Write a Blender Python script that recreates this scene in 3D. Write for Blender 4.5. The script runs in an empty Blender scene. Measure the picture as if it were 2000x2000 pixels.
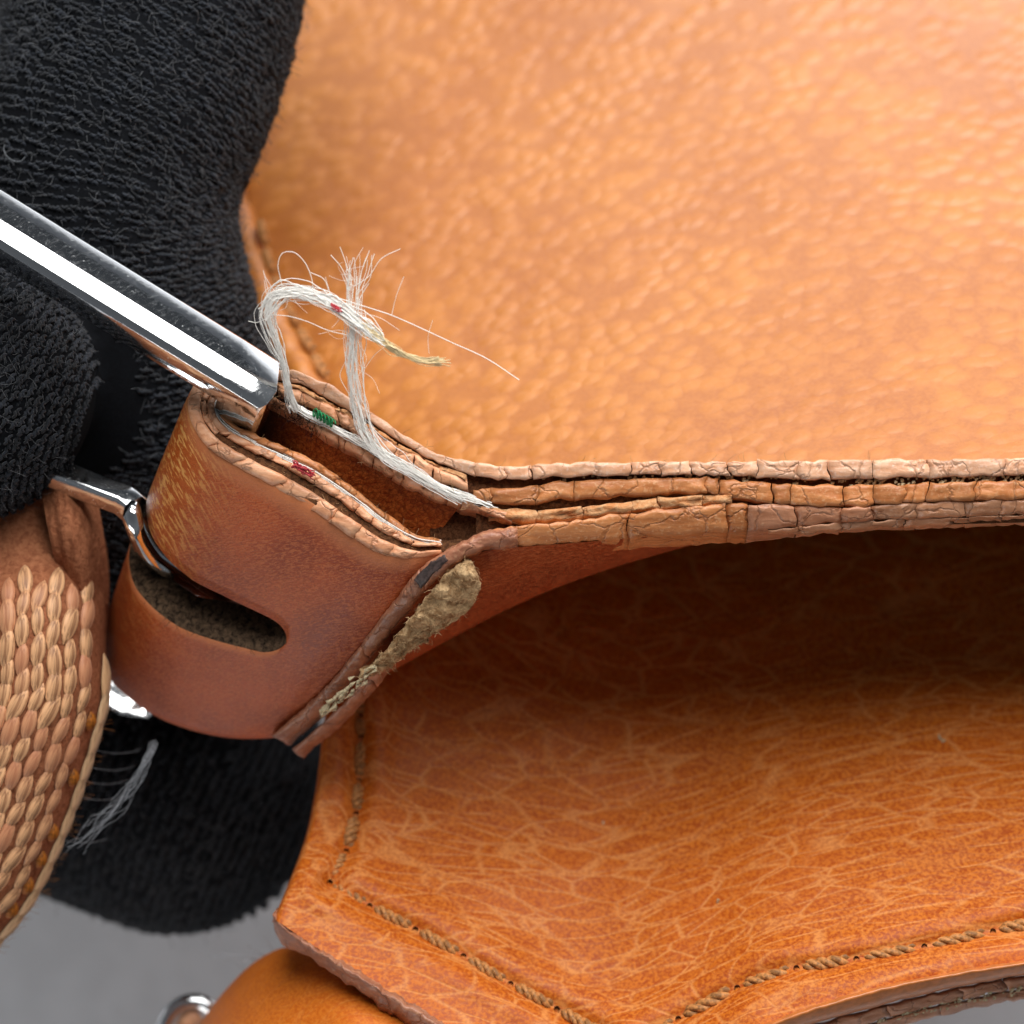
import bpy, math, random
import numpy as np
from mathutils import Vector, noise as mnoise

random.seed(7); rng = np.random.default_rng(7)
MM = 0.001
CAM_H = 160.0            # camera height over the focus plane, mm
PX = 0.03                # mm per photograph pixel (2000 px frame) on the focus plane
sc = bpy.context.scene
col = sc.collection

# ------------------------------------------------------------------ camera, world, lamps, exposure
cam_d = bpy.data.cameras.new('camera'); cam = bpy.data.objects.new('camera', cam_d); col.objects.link(cam)
cam.location = (0, 0, CAM_H * MM); cam.rotation_euler = (0, 0, 0)
cam_d.sensor_width = 36; cam_d.lens = 36 * CAM_H / (2000 * PX)
cam_d.clip_start = 0.005; cam_d.clip_end = 10
cam_d.dof.use_dof = True; cam_d.dof.focus_distance = (CAM_H + 1.5) * MM; cam_d.dof.aperture_fstop = 34
sc.camera = cam

w = bpy.data.worlds.new('World'); sc.world = w; w.use_nodes = True
w.node_tree.nodes['Background'].inputs[0].default_value = (0.86, 0.93, 1.0, 1)
w.node_tree.nodes['Background'].inputs[1].default_value = 0.125
_tc = w.node_tree.nodes.new('ShaderNodeTexCoord'); _sx = w.node_tree.nodes.new('ShaderNodeSeparateXYZ'); _cr = w.node_tree.nodes.new('ShaderNodeValToRGB')
w.node_tree.links.new(_tc.outputs['Generated'], _sx.inputs[0]); w.node_tree.links.new(_sx.outputs['Z'], _cr.inputs[0])      # plain room: paler walls, dimmer ceiling and floor
_cr.color_ramp.elements[0].color = (.35, .38, .42, 1); _cr.color_ramp.elements[0].position = 0.0
_cr.color_ramp.elements[1].color = (.62, .66, .72, 1); _cr.color_ramp.elements[1].position = 1.0
_e = _cr.color_ramp.elements.new(.3); _e.color = (1.1, 1.17, 1.25, 1)
w.node_tree.links.new(_cr.outputs[0], w.node_tree.nodes['Background'].inputs[0])

def area(name, loc, aim, sx, sy, power, color):
    l = bpy.data.lights.new(name, 'AREA'); l.shape = 'RECTANGLE'; l.size = sx * MM; l.size_y = sy * MM
    l.energy = power; l.color = color
    o = bpy.data.objects.new(name, l); col.objects.link(o); o.location = Vector(loc) * MM
    o.rotation_euler = (Vector(aim) * MM - o.location).to_track_quat('-Z', 'Y').to_euler()
    return o
area('key_softbox', (50, 235, 160), (0, 0, -15), 300, 270, 1.85, (1.0, 0.985, 0.96))
area('low_softbox', (-110, -210, 45), (-15, 0, -5), 130, 60, 0.15, (1.0, 0.97, 0.94))

sc.view_settings.view_transform = 'Standard'; sc.view_settings.look = 'None'
sc.view_settings.exposure = 0.0; sc.view_settings.gamma = 1.0
sc.render.engine = 'CYCLES'
sc.cycles.max_bounces = 4; sc.cycles.diffuse_bounces = 2; sc.cycles.glossy_bounces = 3
sc.cycles.use_denoising = True
sc.cycles.use_adaptive_sampling = True; sc.cycles.adaptive_threshold = 0.03
sc.cycles.caustics_reflective = False; sc.cycles.caustics_refractive = False

# ------------------------------------------------------------------ helpers
def PT(p):
    p = np.array(p, float); p[..., 2] = np.where(p[..., 2] > .8, .8 + (p[..., 2]-.8)*.42, p[..., 2]); return P(p)
def P(p):
    """photo pixel (px, py) seen at height z (mm) -> metres"""
    p = np.asarray(p, float); k = PX * (CAM_H - p[..., 2]) / CAM_H
    return np.stack([(p[..., 0] - 1000) * k, (1000 - p[..., 1]) * k, p[..., 2]], -1) * MM

def curve(pts, n=200, ts=None):
    """Catmull-Rom through pts (chord-length parameter), n samples"""
    p = np.asarray(pts, float)
    d = np.r_[0, np.cumsum(np.linalg.norm(np.diff(p[:, :2], axis=0), axis=1) + 1e-9)]; d /= d[-1]
    t = np.linspace(0, 1, n) if ts is None else np.asarray(ts, float)
    m = np.gradient(p, d, axis=0) if len(p) > 2 else np.repeat((p[1:] - p[:1]), 2, 0)
    i = np.clip(np.searchsorted(d, t, side='right') - 1, 0, len(p) - 2)
    h = (d[i + 1] - d[i])[:, None]; s = ((t - d[i]) / (d[i + 1] - d[i]))[:, None]
    return ((2*s**3 - 3*s**2 + 1) * p[i] + (s**3 - 2*s**2 + s) * h * m[i] + (-2*s**3 + 3*s**2) * p[i + 1] + (s**3 - s**2) * h * m[i + 1])

def nz(x, y, z=0.0): return mnoise.noise(Vector((x, y, z)))
def fbm(x, y, z=0.0, o=3):
    return sum(mnoise.noise(Vector((x, y, z)) * 2**k) / 2**k for k in range(o))

def link(name, me, mat, parent=None, kind=None, smooth=True, label=None):
    o = bpy.data.objects.new(name, me); col.objects.link(o)
    if mat is not None and not me.materials:
        for m in (mat if isinstance(mat, (list, tuple)) else [mat]): me.materials.append(m)
    if smooth and len(me.polygons): me.polygons.foreach_set('use_smooth', np.ones(len(me.polygons), bool))
    if parent is not None:
        o.parent = parent; o.matrix_parent_inverse = pinv(parent)
    if kind: o['kind'] = kind
    if label: o['label'] = label
    return o
def world_loc(o):
    v = Vector((0, 0, 0)); x = o
    while x is not None:
        if x.type == 'EMPTY': v = v + x.location
        x = x.parent
    return v
def pinv(parent):
    from mathutils import Matrix
    return Matrix.Translation(-parent.location) if parent.type == 'EMPTY' else Matrix.Identity(4)
def mesh(name, V, F, midx=None):
    me = bpy.data.meshes.new(name); me.from_pydata([tuple(v) for v in V], [], F); me.update()
    if midx is not None: me.polygons.foreach_set('material_index', np.asarray(midx, np.int32))
    return me
def thing(name, label, cat, loc, group=None):
    o = bpy.data.objects.new(name, None); col.objects.link(o); o.location = loc; o.empty_display_size = 0.005
    o['label'] = label; o['category'] = cat
    if group: o['group'] = group
    return o
def gridfaces(nu, nv, off=0, flip=False):
    F = []
    for i in range(nu - 1):
        for j in range(nv - 1):
            a, b, c, d = off + i*nv + j, off + (i+1)*nv + j, off + (i+1)*nv + j + 1, off + i*nv + j + 1
            F.append((a, d, c, b) if flip else (a, b, c, d))
    return F
def sheet(name, G, mat, parent, thick=0.0, flip=False, **kw):
    """G: nu x nv x 3 array in metres"""
    nu, nv = G.shape[:2]
    me = mesh(name, G.reshape(-1, 3), gridfaces(nu, nv, 0, flip))
    o = link(name, me, mat, parent, **kw)
    if thick:
        m = o.modifiers.new('thickness', 'SOLIDIFY'); m.thickness = thick * MM; m.offset = -1
    return o
def coons(top, bottom, left, right, nu, nv):
    u = np.linspace(0, 1, nu)[:, None, None]; v = np.linspace(0, 1, nv)[None, :, None]
    T, B, L, R = curve(top, nu)[:, None], curve(bottom, nu)[:, None], curve(left, nv)[None], curve(right, nv)[None]
    return (1-v)*T + v*B + (1-u)*L + u*R - ((1-u)*(1-v)*T[:1] + u*(1-v)*T[-1:] + (1-u)*v*B[:1] + u*v*B[-1:])
def tubes(name, lines, radii, mat, parent, sides=4, **kw):
    """many polylines (metres) as one mesh of thin tubes"""
    VV, FF, off = [], [], 0
    for ln, r in zip(lines, radii):
        ln = np.asarray(ln, float); n = len(ln)
        r = np.broadcast_to(np.asarray(r, float), (n,))
        t = np.gradient(ln, axis=0); t /= np.linalg.norm(t, axis=1)[:, None] + 1e-12
        up = np.where(np.abs(t[:, 2:3]) > 0.9, np.array([[1., 0, 0]]), np.array([[0, 0, 1.]]))
        s = np.cross(t, up); s /= np.linalg.norm(s, axis=1)[:, None] + 1e-12
        b = np.cross(s, t)
        a = np.arange(sides) * 2 * math.pi / sides
        ring = ln[:, None] + (s[:, None] * np.cos(a)[None, :, None] + b[:, None] * np.sin(a)[None, :, None]) * (r * MM)[:, None, None]
        VV.append(ring.reshape(-1, 3))
        i = np.arange(n - 1)[:, None]; j = np.arange(sides)[None]; k = (j + 1) % sides
        q = np.stack([off + i*sides + j, off + i*sides + k, off + (i+1)*sides + k, off + (i+1)*sides + j], -1).reshape(-1, 4)
        FF.append(q); off += n * sides
    V = np.concatenate(VV); F = np.concatenate(FF)
    me = bpy.data.meshes.new(name)
    me.vertices.add(len(V)); me.vertices.foreach_set('co', V.ravel())
    me.loops.add(F.size); me.loops.foreach_set('vertex_index', F.ravel().astype(np.int32))
    me.polygons.add(len(F)); me.polygons.foreach_set('loop_start', np.arange(0, F.size, 4, dtype=np.int32))
    me.polygons.foreach_set('loop_total', np.full(len(F), 4, np.int32)); me.update(calc_edges=True); me.validate()
    return link(name, me, mat, parent, **kw)

# ------------------------------------------------------------------ materials
def srgb(r, g, b):
    f = lambda c: ((c/255 + 0.055)/1.055)**2.4 if c > 10 else c/255/12.92
    return (f(r), f(g), f(b), 1)
class NT:
    def __init__(s, name):
        s.m = bpy.data.materials.new(name); s.m.use_nodes = True; s.t = s.m.node_tree; s.n = s.t.nodes; s.l = s.t.links
        s.b = s.n['Principled BSDF']; s.c = s.n.new('ShaderNodeTexCoord')
    def add(s, kind, **kw):
        x = s.n.new('ShaderNode' + kind)
        for k, v in kw.items(): setattr(x, k, v)
        return x
    def sock(s, to, v):
        if isinstance(v, bpy.types.NodeSocket): s.l.new(v, to)
        else: to.default_value = v
    def coord(s, rot=0, scale=(1, 1, 1)):
        m = s.add('Mapping'); s.l.new(s.c.outputs['Object'], m.inputs[0])
        m0 = s.add('Mapping'); m.inputs['Scale'].default_value = (1000,)*3
        m.inputs['Rotation'].default_value = (0, 0, math.radians(rot))
        s.l.new(m.outputs[0], m0.inputs[0]); m0.inputs['Scale'].default_value = scale
        return m0.outputs[0]
    def noise(s, co, scale, detail=3, rough=0.55, dist=0.0):
        x = s.add('TexNoise'); s.l.new(co, x.inputs['Vector']); x.inputs['Scale'].default_value = scale
        x.inputs['Detail'].default_value = detail; x.inputs['Roughness'].default_value = rough; x.inputs['Distortion'].default_value = dist
        return x.outputs['Fac']
    def voro(s, co, scale, feature='DISTANCE_TO_EDGE', rnd=1.0, out='Distance'):
        x = s.add('TexVoronoi', feature=feature); s.l.new(co, x.inputs['Vector']); x.inputs['Scale'].default_value = scale
        x.inputs['Randomness'].default_value = rnd
        return x.outputs[out]
    def ramp(s, f, lo, hi, a=0.0, b=1.0):
        x = s.add('MapRange'); x.interpolation_type = 'SMOOTHSTEP'
        s.l.new(f, x.inputs['Value']); x.inputs['From Min'].default_value = lo; x.inputs['From Max'].default_value = hi
        x.inputs['To Min'].default_value = a; x.inputs['To Max'].default_value = b
        return x.outputs[0]
    def mix(s, f, a, b):
        x = s.add('Mix', data_type='RGBA'); s.sock(x.inputs[0], f); s.sock(x.inputs[6], a); s.sock(x.inputs[7], b)
        return x.outputs[2]
    def math(s, op, a, b=0.0):
        x = s.add('Math', operation=op); s.sock(x.inputs[0], a); s.sock(x.inputs[1], b)
        return x.outputs[0]
    def warp(s, co, scale, amt):
        x = s.add('TexNoise'); s.l.new(co, x.inputs['Vector']); x.inputs['Scale'].default_value = scale; x.inputs['Detail'].default_value = 2
        a = s.add('VectorMath', operation='MULTIPLY_ADD'); s.l.new(x.outputs['Color'], a.inputs[0])
        a.inputs[1].default_value = (amt,)*3; s.l.new(co, a.inputs[2])
        return a.outputs[0]
    def bump(s, h, dist, strength=1.0, prev=None):
        x = s.add('Bump'); s.l.new(h, x.inputs['Height']); x.inputs['Distance'].default_value = dist * MM; x.inputs['Strength'].default_value = strength
        if prev is not None: s.l.new(prev, x.inputs['Normal'])
        return x.outputs[0]
    def attr(s, name):
        x = s.add('Attribute', attribute_name=name); return x.outputs['Fac']
    def done(s, color, rough=0.5, normal=None, spec=0.5, metal=0.0, coat=0.0, coat_r=0.3, sheen=0.0):
        s.sock(s.b.inputs['Base Color'], color); s.sock(s.b.inputs['Roughness'], rough); s.b.inputs['Specular IOR Level'].default_value = spec
        s.b.inputs['Metallic'].default_value = metal; s.b.inputs['Coat Weight'].default_value = coat; s.b.inputs['Coat Roughness'].default_value = coat_r
        s.b.inputs['Sheen Weight'].default_value = sheen
        if normal is not None: s.l.new(normal, s.b.inputs['Normal'])
        return s.m

def mat_flap():
    s = NT('flap_leather'); c = s.coord(-35, (0.72, 0.95, 1)); cw = s.warp(c, 0.3, 0.6)
    v = s.voro(cw, 0.86, 'F1'); fine = s.noise(s.coord(0), 3.2, 3); big = s.noise(s.coord(10), 0.07, 2)
    base = s.mix(s.ramp(big, .3, .7), srgb(180, 104, 32), srgb(196, 120, 42))
    base = s.mix(s.ramp(v, .35, .75, 0, .5), base, srgb(156, 80, 20))
    base = s.mix(s.ramp(fine, .35, .7, 0, .35), base, srgb(204, 130, 52))
    h = s.math('MULTIPLY', s.ramp(v, .05, .7), -1.0)
    h = s.math('ADD', s.math('MULTIPLY', h, s.ramp(s.noise(s.coord(0), .12, 2), .35, .65, .45, 1.1)), s.math('MULTIPLY', fine, .35))
    return s.done(base, .5, s.bump(h, 0.24, 0.5), 0.9, coat=.2, coat_r=.5)
def mat_panel(name='panel_leather', c1=(160, 68, 15), c2=(204, 112, 31), crease=(230, 160, 94), amt=.52):
    s = NT(name)
    e1 = s.voro(s.warp(s.coord(-19, (0.11, 0.46, 1)), .9, 0.16), 1.0); e2 = s.voro(s.warp(s.coord(27, (0.10, 0.36, 1)), .9, 0.15), 1.0)
    e3 = s.voro(s.warp(s.coord(3, (.55, 1.05, 1)), 1.1, .4), 1.0)
    fine = s.noise(s.coord(0, (1, 1.2, 1)), 4.4, 3, .6); big = s.noise(s.coord(30), 0.1, 2); med = s.noise(s.coord(0), .4, 2)
    l1 = s.math('MULTIPLY', s.ramp(e1, 0.0, .075, 1, 0), s.ramp(med, .36, .56, .2, .95)); l2 = s.math('MULTIPLY', s.ramp(e2, 0, .06, 1, 0), s.ramp(big, .36, .56, .3, 1))
    l3 = s.math('MULTIPLY', s.ramp(e3, 0, .1, .3, 0), s.ramp(med, .35, .65, 1, .3))
    ln = s.math('MAXIMUM', s.math('MAXIMUM', l1, l2), l3); ln = s.math('MULTIPLY', ln, s.ramp(fine, .25, .6, .45, 1))
    base = s.mix(s.ramp(fine, .36, .64), srgb(*c1), srgb(*c2)); base = s.mix(s.ramp(big, .3, .75, 0, .35), base, srgb(194, 92, 18))
    base = s.mix(s.math('MULTIPLY', ln, amt), base, srgb(*crease))
    h = s.math('ADD', s.math('MULTIPLY', ln, -.6), s.math('MULTIPLY', fine, .7))
    return s.done(base, s.ramp(fine, .3, .7, .44, .56), s.bump(h, 0.08, 0.5), 0.22)
def mat_tab(name='tab_leather', c1=(138, 54, 20), c2=(180, 80, 30)):
    s = NT(name); f = s.noise(s.coord(-12, (.6, 2.4, 1)), 4.5, 3, .65); p = s.noise(s.coord(0), 9, 2); big = s.noise(s.coord(0), .16, 3)
    base = s.mix(s.ramp(big, .35, .65), srgb(*c1), srgb(*c2)); base = s.mix(s.ramp(f, .44, .6, 0, .6), base, srgb(198, 112, 66)); base = s.mix(s.ramp(p, .52, .66, 0, .5), base, srgb(112, 46, 22))
    wear = s.attr('wear'); st = s.ramp(s.noise(s.coord(62, (.5, 2.6, 1)), 2.2, 3, .6), .48, .6)
    base = s.mix(s.math('MULTIPLY', wear, .75), base, srgb(194, 94, 28))
    base = s.mix(s.math('MULTIPLY', s.math('MULTIPLY', wear, st), .95), base, srgb(238, 178, 100))
    lip = s.attr('lip'); base = s.mix(lip, base, srgb(206, 128, 82))
    h = s.math('ADD', s.math('MULTIPLY', f, .7), s.math('MULTIPLY', p, .5))
    return s.done(base, s.ramp(f, .3, .7, .38, .52), s.bump(h, 0.07, 0.65), 0.4)
def mat_inner():
    s = NT('inner_leather'); e = s.voro(s.warp(s.coord(-30, (1, 1.6, 1)), 1, .6), 2.2); f = s.noise(s.coord(0), 4, 4)
    base = s.mix(s.ramp(f, .3, .7), srgb(156, 68, 24), srgb(208, 118, 54)); base = s.mix(s.ramp(e, 0, .12, .5, 0), base, srgb(92, 34, 12))
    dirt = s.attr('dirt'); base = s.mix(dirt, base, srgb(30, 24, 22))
    n = s.bump(f, .12, .7); n = s.bump(e, .1, .5, n)
    return s.done(base, .5, n, .4)
def mat_edge(name, a, b, hi, rough=.42, scale=1.0):
    s = NT(name); f = s.noise(s.coord(2, (.35, 1.5, 1)), 1.6*scale, 4); p = s.noise(s.coord(0), 5, 4); info = s.add('ObjectInfo')
    base = s.mix(s.ramp(f, .35, .65), srgb(*a), srgb(*b)); base = s.mix(s.ramp(p, .52, .72, 0, .6), base, srgb(*hi))
    hsv = s.add('HueSaturation'); s.l.new(base, hsv.inputs['Color']); s.l.new(s.ramp(info.outputs['Random'], 0, 1, .86, 1.1), hsv.inputs['Value'])
    crack = s.voro(s.warp(s.warp(s.coord(8, (.5, .42, 1)), .6, 1.2), 3, .35), .75)
    c = s.mix(s.ramp(crack, 0, .02, .45, 0), hsv.outputs[0], srgb(96, 52, 30))
    n = s.bump(f, .12, .5); n = s.bump(p, .06, .5, n); n = s.bump(s.ramp(crack, 0, .04), .1, .6, n)
    return s.done(c, s.ramp(p, .3, .7, rough-.08, rough+.12), n, .5)
def mat_fuzz(name, a, b, sc_=3.0, d=.25):
    s = NT(name); f = s.noise(s.coord(0), sc_, 5, .65, .6); p = s.noise(s.coord(0), sc_*3, 3)
    base = s.mix(s.ramp(f, .3, .7), srgb(*a), srgb(*b))
    n = s.bump(f, d, .8); n = s.bump(p, d*.3, .6, n)
    return s.done(base, .9, n, .15)
def mat_plain(name, c, rough=.7, spec=.3, var=.2, scale=6.0, sheen=0.0, metal=0.0):
    s = NT(name); f = s.noise(s.coord(0), scale, 3); k = tuple(max(0, x*(1-var)) for x in c)
    return s.done(s.mix(s.ramp(f, .35, .65), srgb(*k), srgb(*c)), rough, None, spec, metal=metal, sheen=sheen)
def mat_chrome():
    s = NT('chrome'); f = s.noise(s.coord(-32, (.15, 2.5, 1)), 2.5, 4); sp = s.noise(s.coord(0), 7, 3)
    n = s.bump(sp, .004, .35)
    return s.done(srgb(232, 234, 236), s.math('ADD', s.ramp(f, .4, .75, .05, .16), s.ramp(sp, .62, .72, 0, .2)), n, .5, metal=1.0)
def mat_knit(name, c1, c2, c3):
    s = NT(name); info = s.add('ObjectInfo'); f = s.noise(s.coord(0, (.35, 6, 6)), 1.0, 2)
    base = s.mix(s.ramp(f, .32, .62), srgb(*(x*.72 for x in c1)), srgb(*c2)); base = s.mix(s.ramp(info.outputs['Random'], .4, 1, 0, .7), base, srgb(*c3))
    return s.done(base, .5, s.bump(f, .1, .6), .4, sheen=.1)

M = dict(
    flap=mat_flap(), panel=mat_panel(), tab=mat_tab(), inner=mat_inner(), chrome=mat_chrome(),
    gusset=mat_panel('gusset_leather', (198, 98, 26), (220, 126, 40), (228, 150, 76), .2),
    overlay=mat_tab('gusset_strip_leather', (126, 48, 22), (152, 62, 28)),
    edge_pale=mat_edge('edge_paint_pale', (220, 160, 122), (232, 182, 148), (244, 212, 192), .34),
    edge_peach=mat_edge('edge_paint_peach', (222, 154, 112), (236, 178, 138), (206, 130, 86)),
    edge_tan=mat_edge('edge_paint_tan', (184, 112, 62), (204, 134, 82), (220, 170, 124)),
    edge_grey=mat_edge('edge_paint_rosy_sheen', (174, 120, 86), (192, 140, 106), (210, 166, 138), .34),  # rosy grey imitates a sheen on the right-hand edge pieces
    edge_mid=mat_edge('edge_paint_brown', (174, 114, 80), (194, 134, 100), (208, 156, 122)),
    edge_raw=mat_fuzz('raw_edge', (196, 128, 78), (226, 178, 132), 2.2, .2),
    edge_bead=mat_edge('edge_bead_paint', (146, 92, 68), (170, 114, 86), (196, 148, 112)),
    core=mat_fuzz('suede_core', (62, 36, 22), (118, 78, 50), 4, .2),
    suede=mat_fuzz('torn_suede', (146, 108, 70), (216, 182, 138), 1.7, .4),
    greyfuzz=mat_fuzz('slot_suede', (34, 26, 21), (120, 96, 74), 3, .25),
    crumb=mat_plain('crumb', (222, 206, 168), .85, .2),
    thread=mat_plain('white_thread', (255, 252, 246), .45, .4, .03),
    thread_y=mat_plain('yellowed_thread', (240, 216, 168), .5, .4, .1),
    thread_r=mat_plain('red_thread', (206, 70, 78), .6, .3), thread_g=mat_plain('green_thread', (40, 140, 84), .6, .3),
    cord=mat_plain('tan_cord', (206, 140, 80), .55, .3, .35, 4),
    scuff=mat_plain('dark_scuff', (88, 70, 66), .5, .4, .35, 5),
    lip=mat_plain('burnished_lip', (206, 122, 62), .34, .6, .12, 2),
    hole=mat_plain('needle_hole', (40, 18, 10), .9, .1),
    glove=mat_plain('black_knit_base', (20, 22, 26), .95, .1, .3), yarn=mat_plain('black_yarn', (32, 37, 46), .8, .3, .4, 1.2, .12),
    yarnfuzz=mat_plain('black_lint', (104, 106, 110), .8, .3), lint=mat_plain('pale_lint', (190, 196, 204), .7, .3),
    strap=mat_fuzz('strap_ground', (134, 78, 52), (176, 114, 80), 3, .2), stitch=mat_knit('strap_yarn', (210, 146, 100), (232, 178, 130), (190, 122, 88)),
    strapedge=mat_knit('strap_edge_yarn', (222, 178, 132), (234, 196, 152), (214, 166, 118)),
    brown=mat_plain('brown_yarn', (176, 104, 34), .6, .3, .3),
    table=mat_plain('grey_table', (243, 246, 251), .6, .3, .03, .3),
)

# ------------------------------------------------------------------ table
TZ = -72.0
tb = mesh('table', np.array([(-600, -600, TZ), (600, -600, TZ), (600, 600, TZ), (-600, 600, TZ)]) * MM, [(0, 1, 2, 3)])
t = link('table_surface', tb, M['table'], smooth=False); t['kind'] = 'structure'; t['label'] = 'plain light grey table surface below the bag'

# ------------------------------------------------------------------ the bag
bag = thing('leather_bag', 'worn tan leather bag with cracked layered edges and a leather strap loop', 'bag', Vector((5, -5, -30)) * MM)

# --- back flap (large blurred grainy panel)
nu, nv = 150, 90
G = coons([(330, -420, -58), (700, -380, -54), (1300, -360, -46), (3200, -320, -36)],
          [(560, 780, -27), (700, 870, -20), (1100, 950, -9), (1600, 935, -2.6), (3200, 925, -1.5)],
          [(330, -420, -58), (370, 0, -50), (420, 350, -41), (462, 520, -36), (520, 660, -31), (560, 780, -27)],
          [(3200, -320, -36), (3200, 300, -22), (3200, 700, -10), (3200, 925, -1.5)], nu, nv)
u = np.linspace(0, 1, nu)[:, None]; v = np.linspace(0, 1, nv)[None]
G[..., 2] += -1.5 * np.sin(math.pi * v) * np.clip(u*3, 0, 1)
G[..., 2] -= 2.5 * np.exp(-(u/.012)**2)                                    # rolls under at its left edge
flap = sheet('back_flap', P(G), M['flap'], bag, 1.8, flip=True, label='grainy tan leather flap, out of focus')
# seam along the flap's left edge
fs = curve([(495, 430, -32), (512, 520, -29.5), (545, 600, -27.5), (585, 670, -25), (625, 745, -22)], 60)

# --- generic cracked edge layer: broken into separate paint pieces
def edge_row(name, up, lo, cuts, mat, parent, depth=2.0, bulge=.08, rough=.08, gap=.0009, lean=(-4, 22), seed=0, nv=7, jag=9.0, wob=4.5, taper=True, n_per=26):
    """up/lo: px curves of the layer's two edges; cuts: fractions where it is cracked through"""
    N = 900; U = curve(up, N); L = curve(lo, N)
    length = np.linalg.norm(np.diff(U[:, :2], axis=0), axis=1).sum()
    cuts = [0.0] + sorted(cuts) + [1.0]; objs = []
    for k in range(len(cuts) - 1):
        a, b = cuts[k], cuts[k+1]
        g = gap * random.choice((.25, .35, .5, 1.0, 1.9)) * 900 / length; dzp = random.gauss(0, .05)
        if k > 0: a += g
        if k < len(cuts) - 2: b -= g
        if b - a < .002: continue
        m = int(max(5, min(90, (b - a) * length / n_per * 2.2)))
        V = np.zeros((m, nv, 3))
        for i in range(m):
            s = i / (m - 1)
            for j in range(nv):
                q = j / (nv - 1)
                tt = a + (b - a) * s
                e0 = jag / length * nz(seed + a*97, q*2.1, 1.7) * (1 - s)**6 if k > 0 else 0
                e1 = jag / length * nz(seed + b*97, q*2.1, 1.7) * s**6 if k < len(cuts) - 2 else 0
                x = min(max((tt + e0 + e1), 0), 1) * (N - 1); i0 = int(min(x, N - 2)); fr = x - i0
                pu = U[i0]*(1-fr) + U[i0+1]*fr; pl = L[i0]*(1-fr) + L[i0+1]*fr
                wv = wob * (nz(pu[0]*.03, seed, q) + .9*nz(pu[0]*.085, seed + 5 + a*50, q*1.5) + .5*nz(pu[0]*.25, seed + 9, q*2))
                p = pu*(1-q) + pl*q
                p[1] += wv * (.5 + abs(q - .5))
                endr = min(1, (s*(b-a)*length + .5)/9, ((1-s)*(b-a)*length + .5)/9) if taper else 1
                prof = 1 - abs(2*q - 1)**4.5
                p[2] += dzp + bulge * prof * (0.6 + .4*endr**.6) + rough * fbm(p[0]*.035, p[1]*.07, seed, 3) * 1.3 * (.3 + prof)
                V[i, j] = p
        top = P(V)
        ring = [(i, 0) for i in range(m)] + [(m-1, j) for j in range(1, nv)] + [(i, nv-1) for i in range(m-2, -1, -1)] + [(0, j) for j in range(nv-2, 0, -1)]
        idx = [i*nv + j for i, j in ring]
        low = np.array([P(V[i, j] + np.array([lean[0], lean[1], -depth])) for i, j in ring])
        VV = np.concatenate([top.reshape(-1, 3), low]); F = gridfaces(m, nv, 0, True); o0 = m*nv; R = len(ring)
        for r in range(R):
            r2 = (r+1) % R; F.append((idx[r], idx[r2], o0 + r2, o0 + r))
        me = mesh(name, VV, F); objs.append(link(name, me, mat(V[m//2, 0, 0]) if callable(mat) else mat, parent))
    return objs
def core_row(name, up, lo, mat, parent, drop=.5, depth=3.0, lean=(-6, 30), n=120, rough=.15, **kw):
    U = curve(up, n); L = curve(lo, n); nvv = 6
    q = np.linspace(0, 1, nvv)[None, :, None]; V = U[:, None]*(1-q) + L[:, None]*q; V[..., 2] -= drop
    for i in range(n):
        for j in range(nvv): V[i, j, 2] += rough * fbm(V[i, j, 0]*.05, V[i, j, 1]*.08, 3.3)
    d = np.array([lean[0], lean[1], -depth])
    A = np.concatenate([(V[:, :1] + d), V, (V[:, -1:] + d)], 1)
    return sheet(name, P(A), mat, parent, flip=True, **kw)
def rcuts(n, lo=0.02, hi=.98): 
    c = np.linspace(lo, hi, n + 2)[1:-1]; return list(c + rng.uniform(-.35, .35, n) * (hi - lo) / (n + 1))
def xcuts(curve_pts, xs):
    c = curve(curve_pts, 800); return [float(np.argmin(abs(c[:, 0] - x))) / 799 for x in xs]

# --- layered seam edge running to the right
A_up = [(3000, 890, .6), (2000, 896, .6), (1800, 897, .6), (1600, 899, .6), (1400, 901, .6), (1200, 903, .6), (1080, 905, .5), (1000, 911, .4), (940, 905, .4), (916, 901, .3), (854, 886, 0), (785, 847, 0), (717, 800, 0), (636, 748, -.4), (568, 723, -1.0), (535, 722, -1.6)]
A_lo = [(3000, 922, .6), (2000, 927, .6), (1800, 932, .6), (1600, 935, .6), (1400, 927, .6), (1200, 927, .6), (1080, 931, .5), (1000, 935, .4), (940, 930, .4), (914, 923, .3), (854, 903, 0), (792, 869, 0), (720, 824, 0), (650, 784, -.4), (574, 747, -1.0), (538, 742, -1.6)]
B_up = [(3000, 931, .5), (2000, 938, .5), (1800, 944, .5), (1650, 948, .5), (1500, 943, .5), (1380, 933, .5), (1250, 935, .4), (1100, 941, .3), (1000, 953, .2), (925, 957, .1)]
B_lo = [(3000, 968, .5), (2000, 973, .5), (1800, 979, .5), (1650, 988, .5), (1500, 980, .5), (1380, 962, .5), (1250, 966, .4), (1100, 974, .3), (1000, 984, .2), (925, 976, .1)]
C_up = [(3000, 970, .35), (2000, 975, .35), (1800, 981, .35), (1650, 990, .35), (1500, 985, .4), (1400, 986, .45), (1300, 995, .5), (1200, 1006, .5), (1100, 1019, .5), (1000, 1029, .5), (960, 1035, .4)]
C_lo = [(3000, 998, .0), (2000, 1004, .0), (1800, 1011, .0), (1650, 1018, .0), (1540, 1030, -.05), (1400, 1040, -.1), (1300, 1047, -.1), (1200, 1053, -.1), (1100, 1061, -.1), (1000, 1070, -.1), (960, 1078, -.1)]
D_up = [(3000, 999, -.1), (2000, 1005, -.1), (1800, 1013, -.1), (1650, 1020, -.1), (1570, 1028, -.1), (1500, 1036, -.1)]
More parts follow.
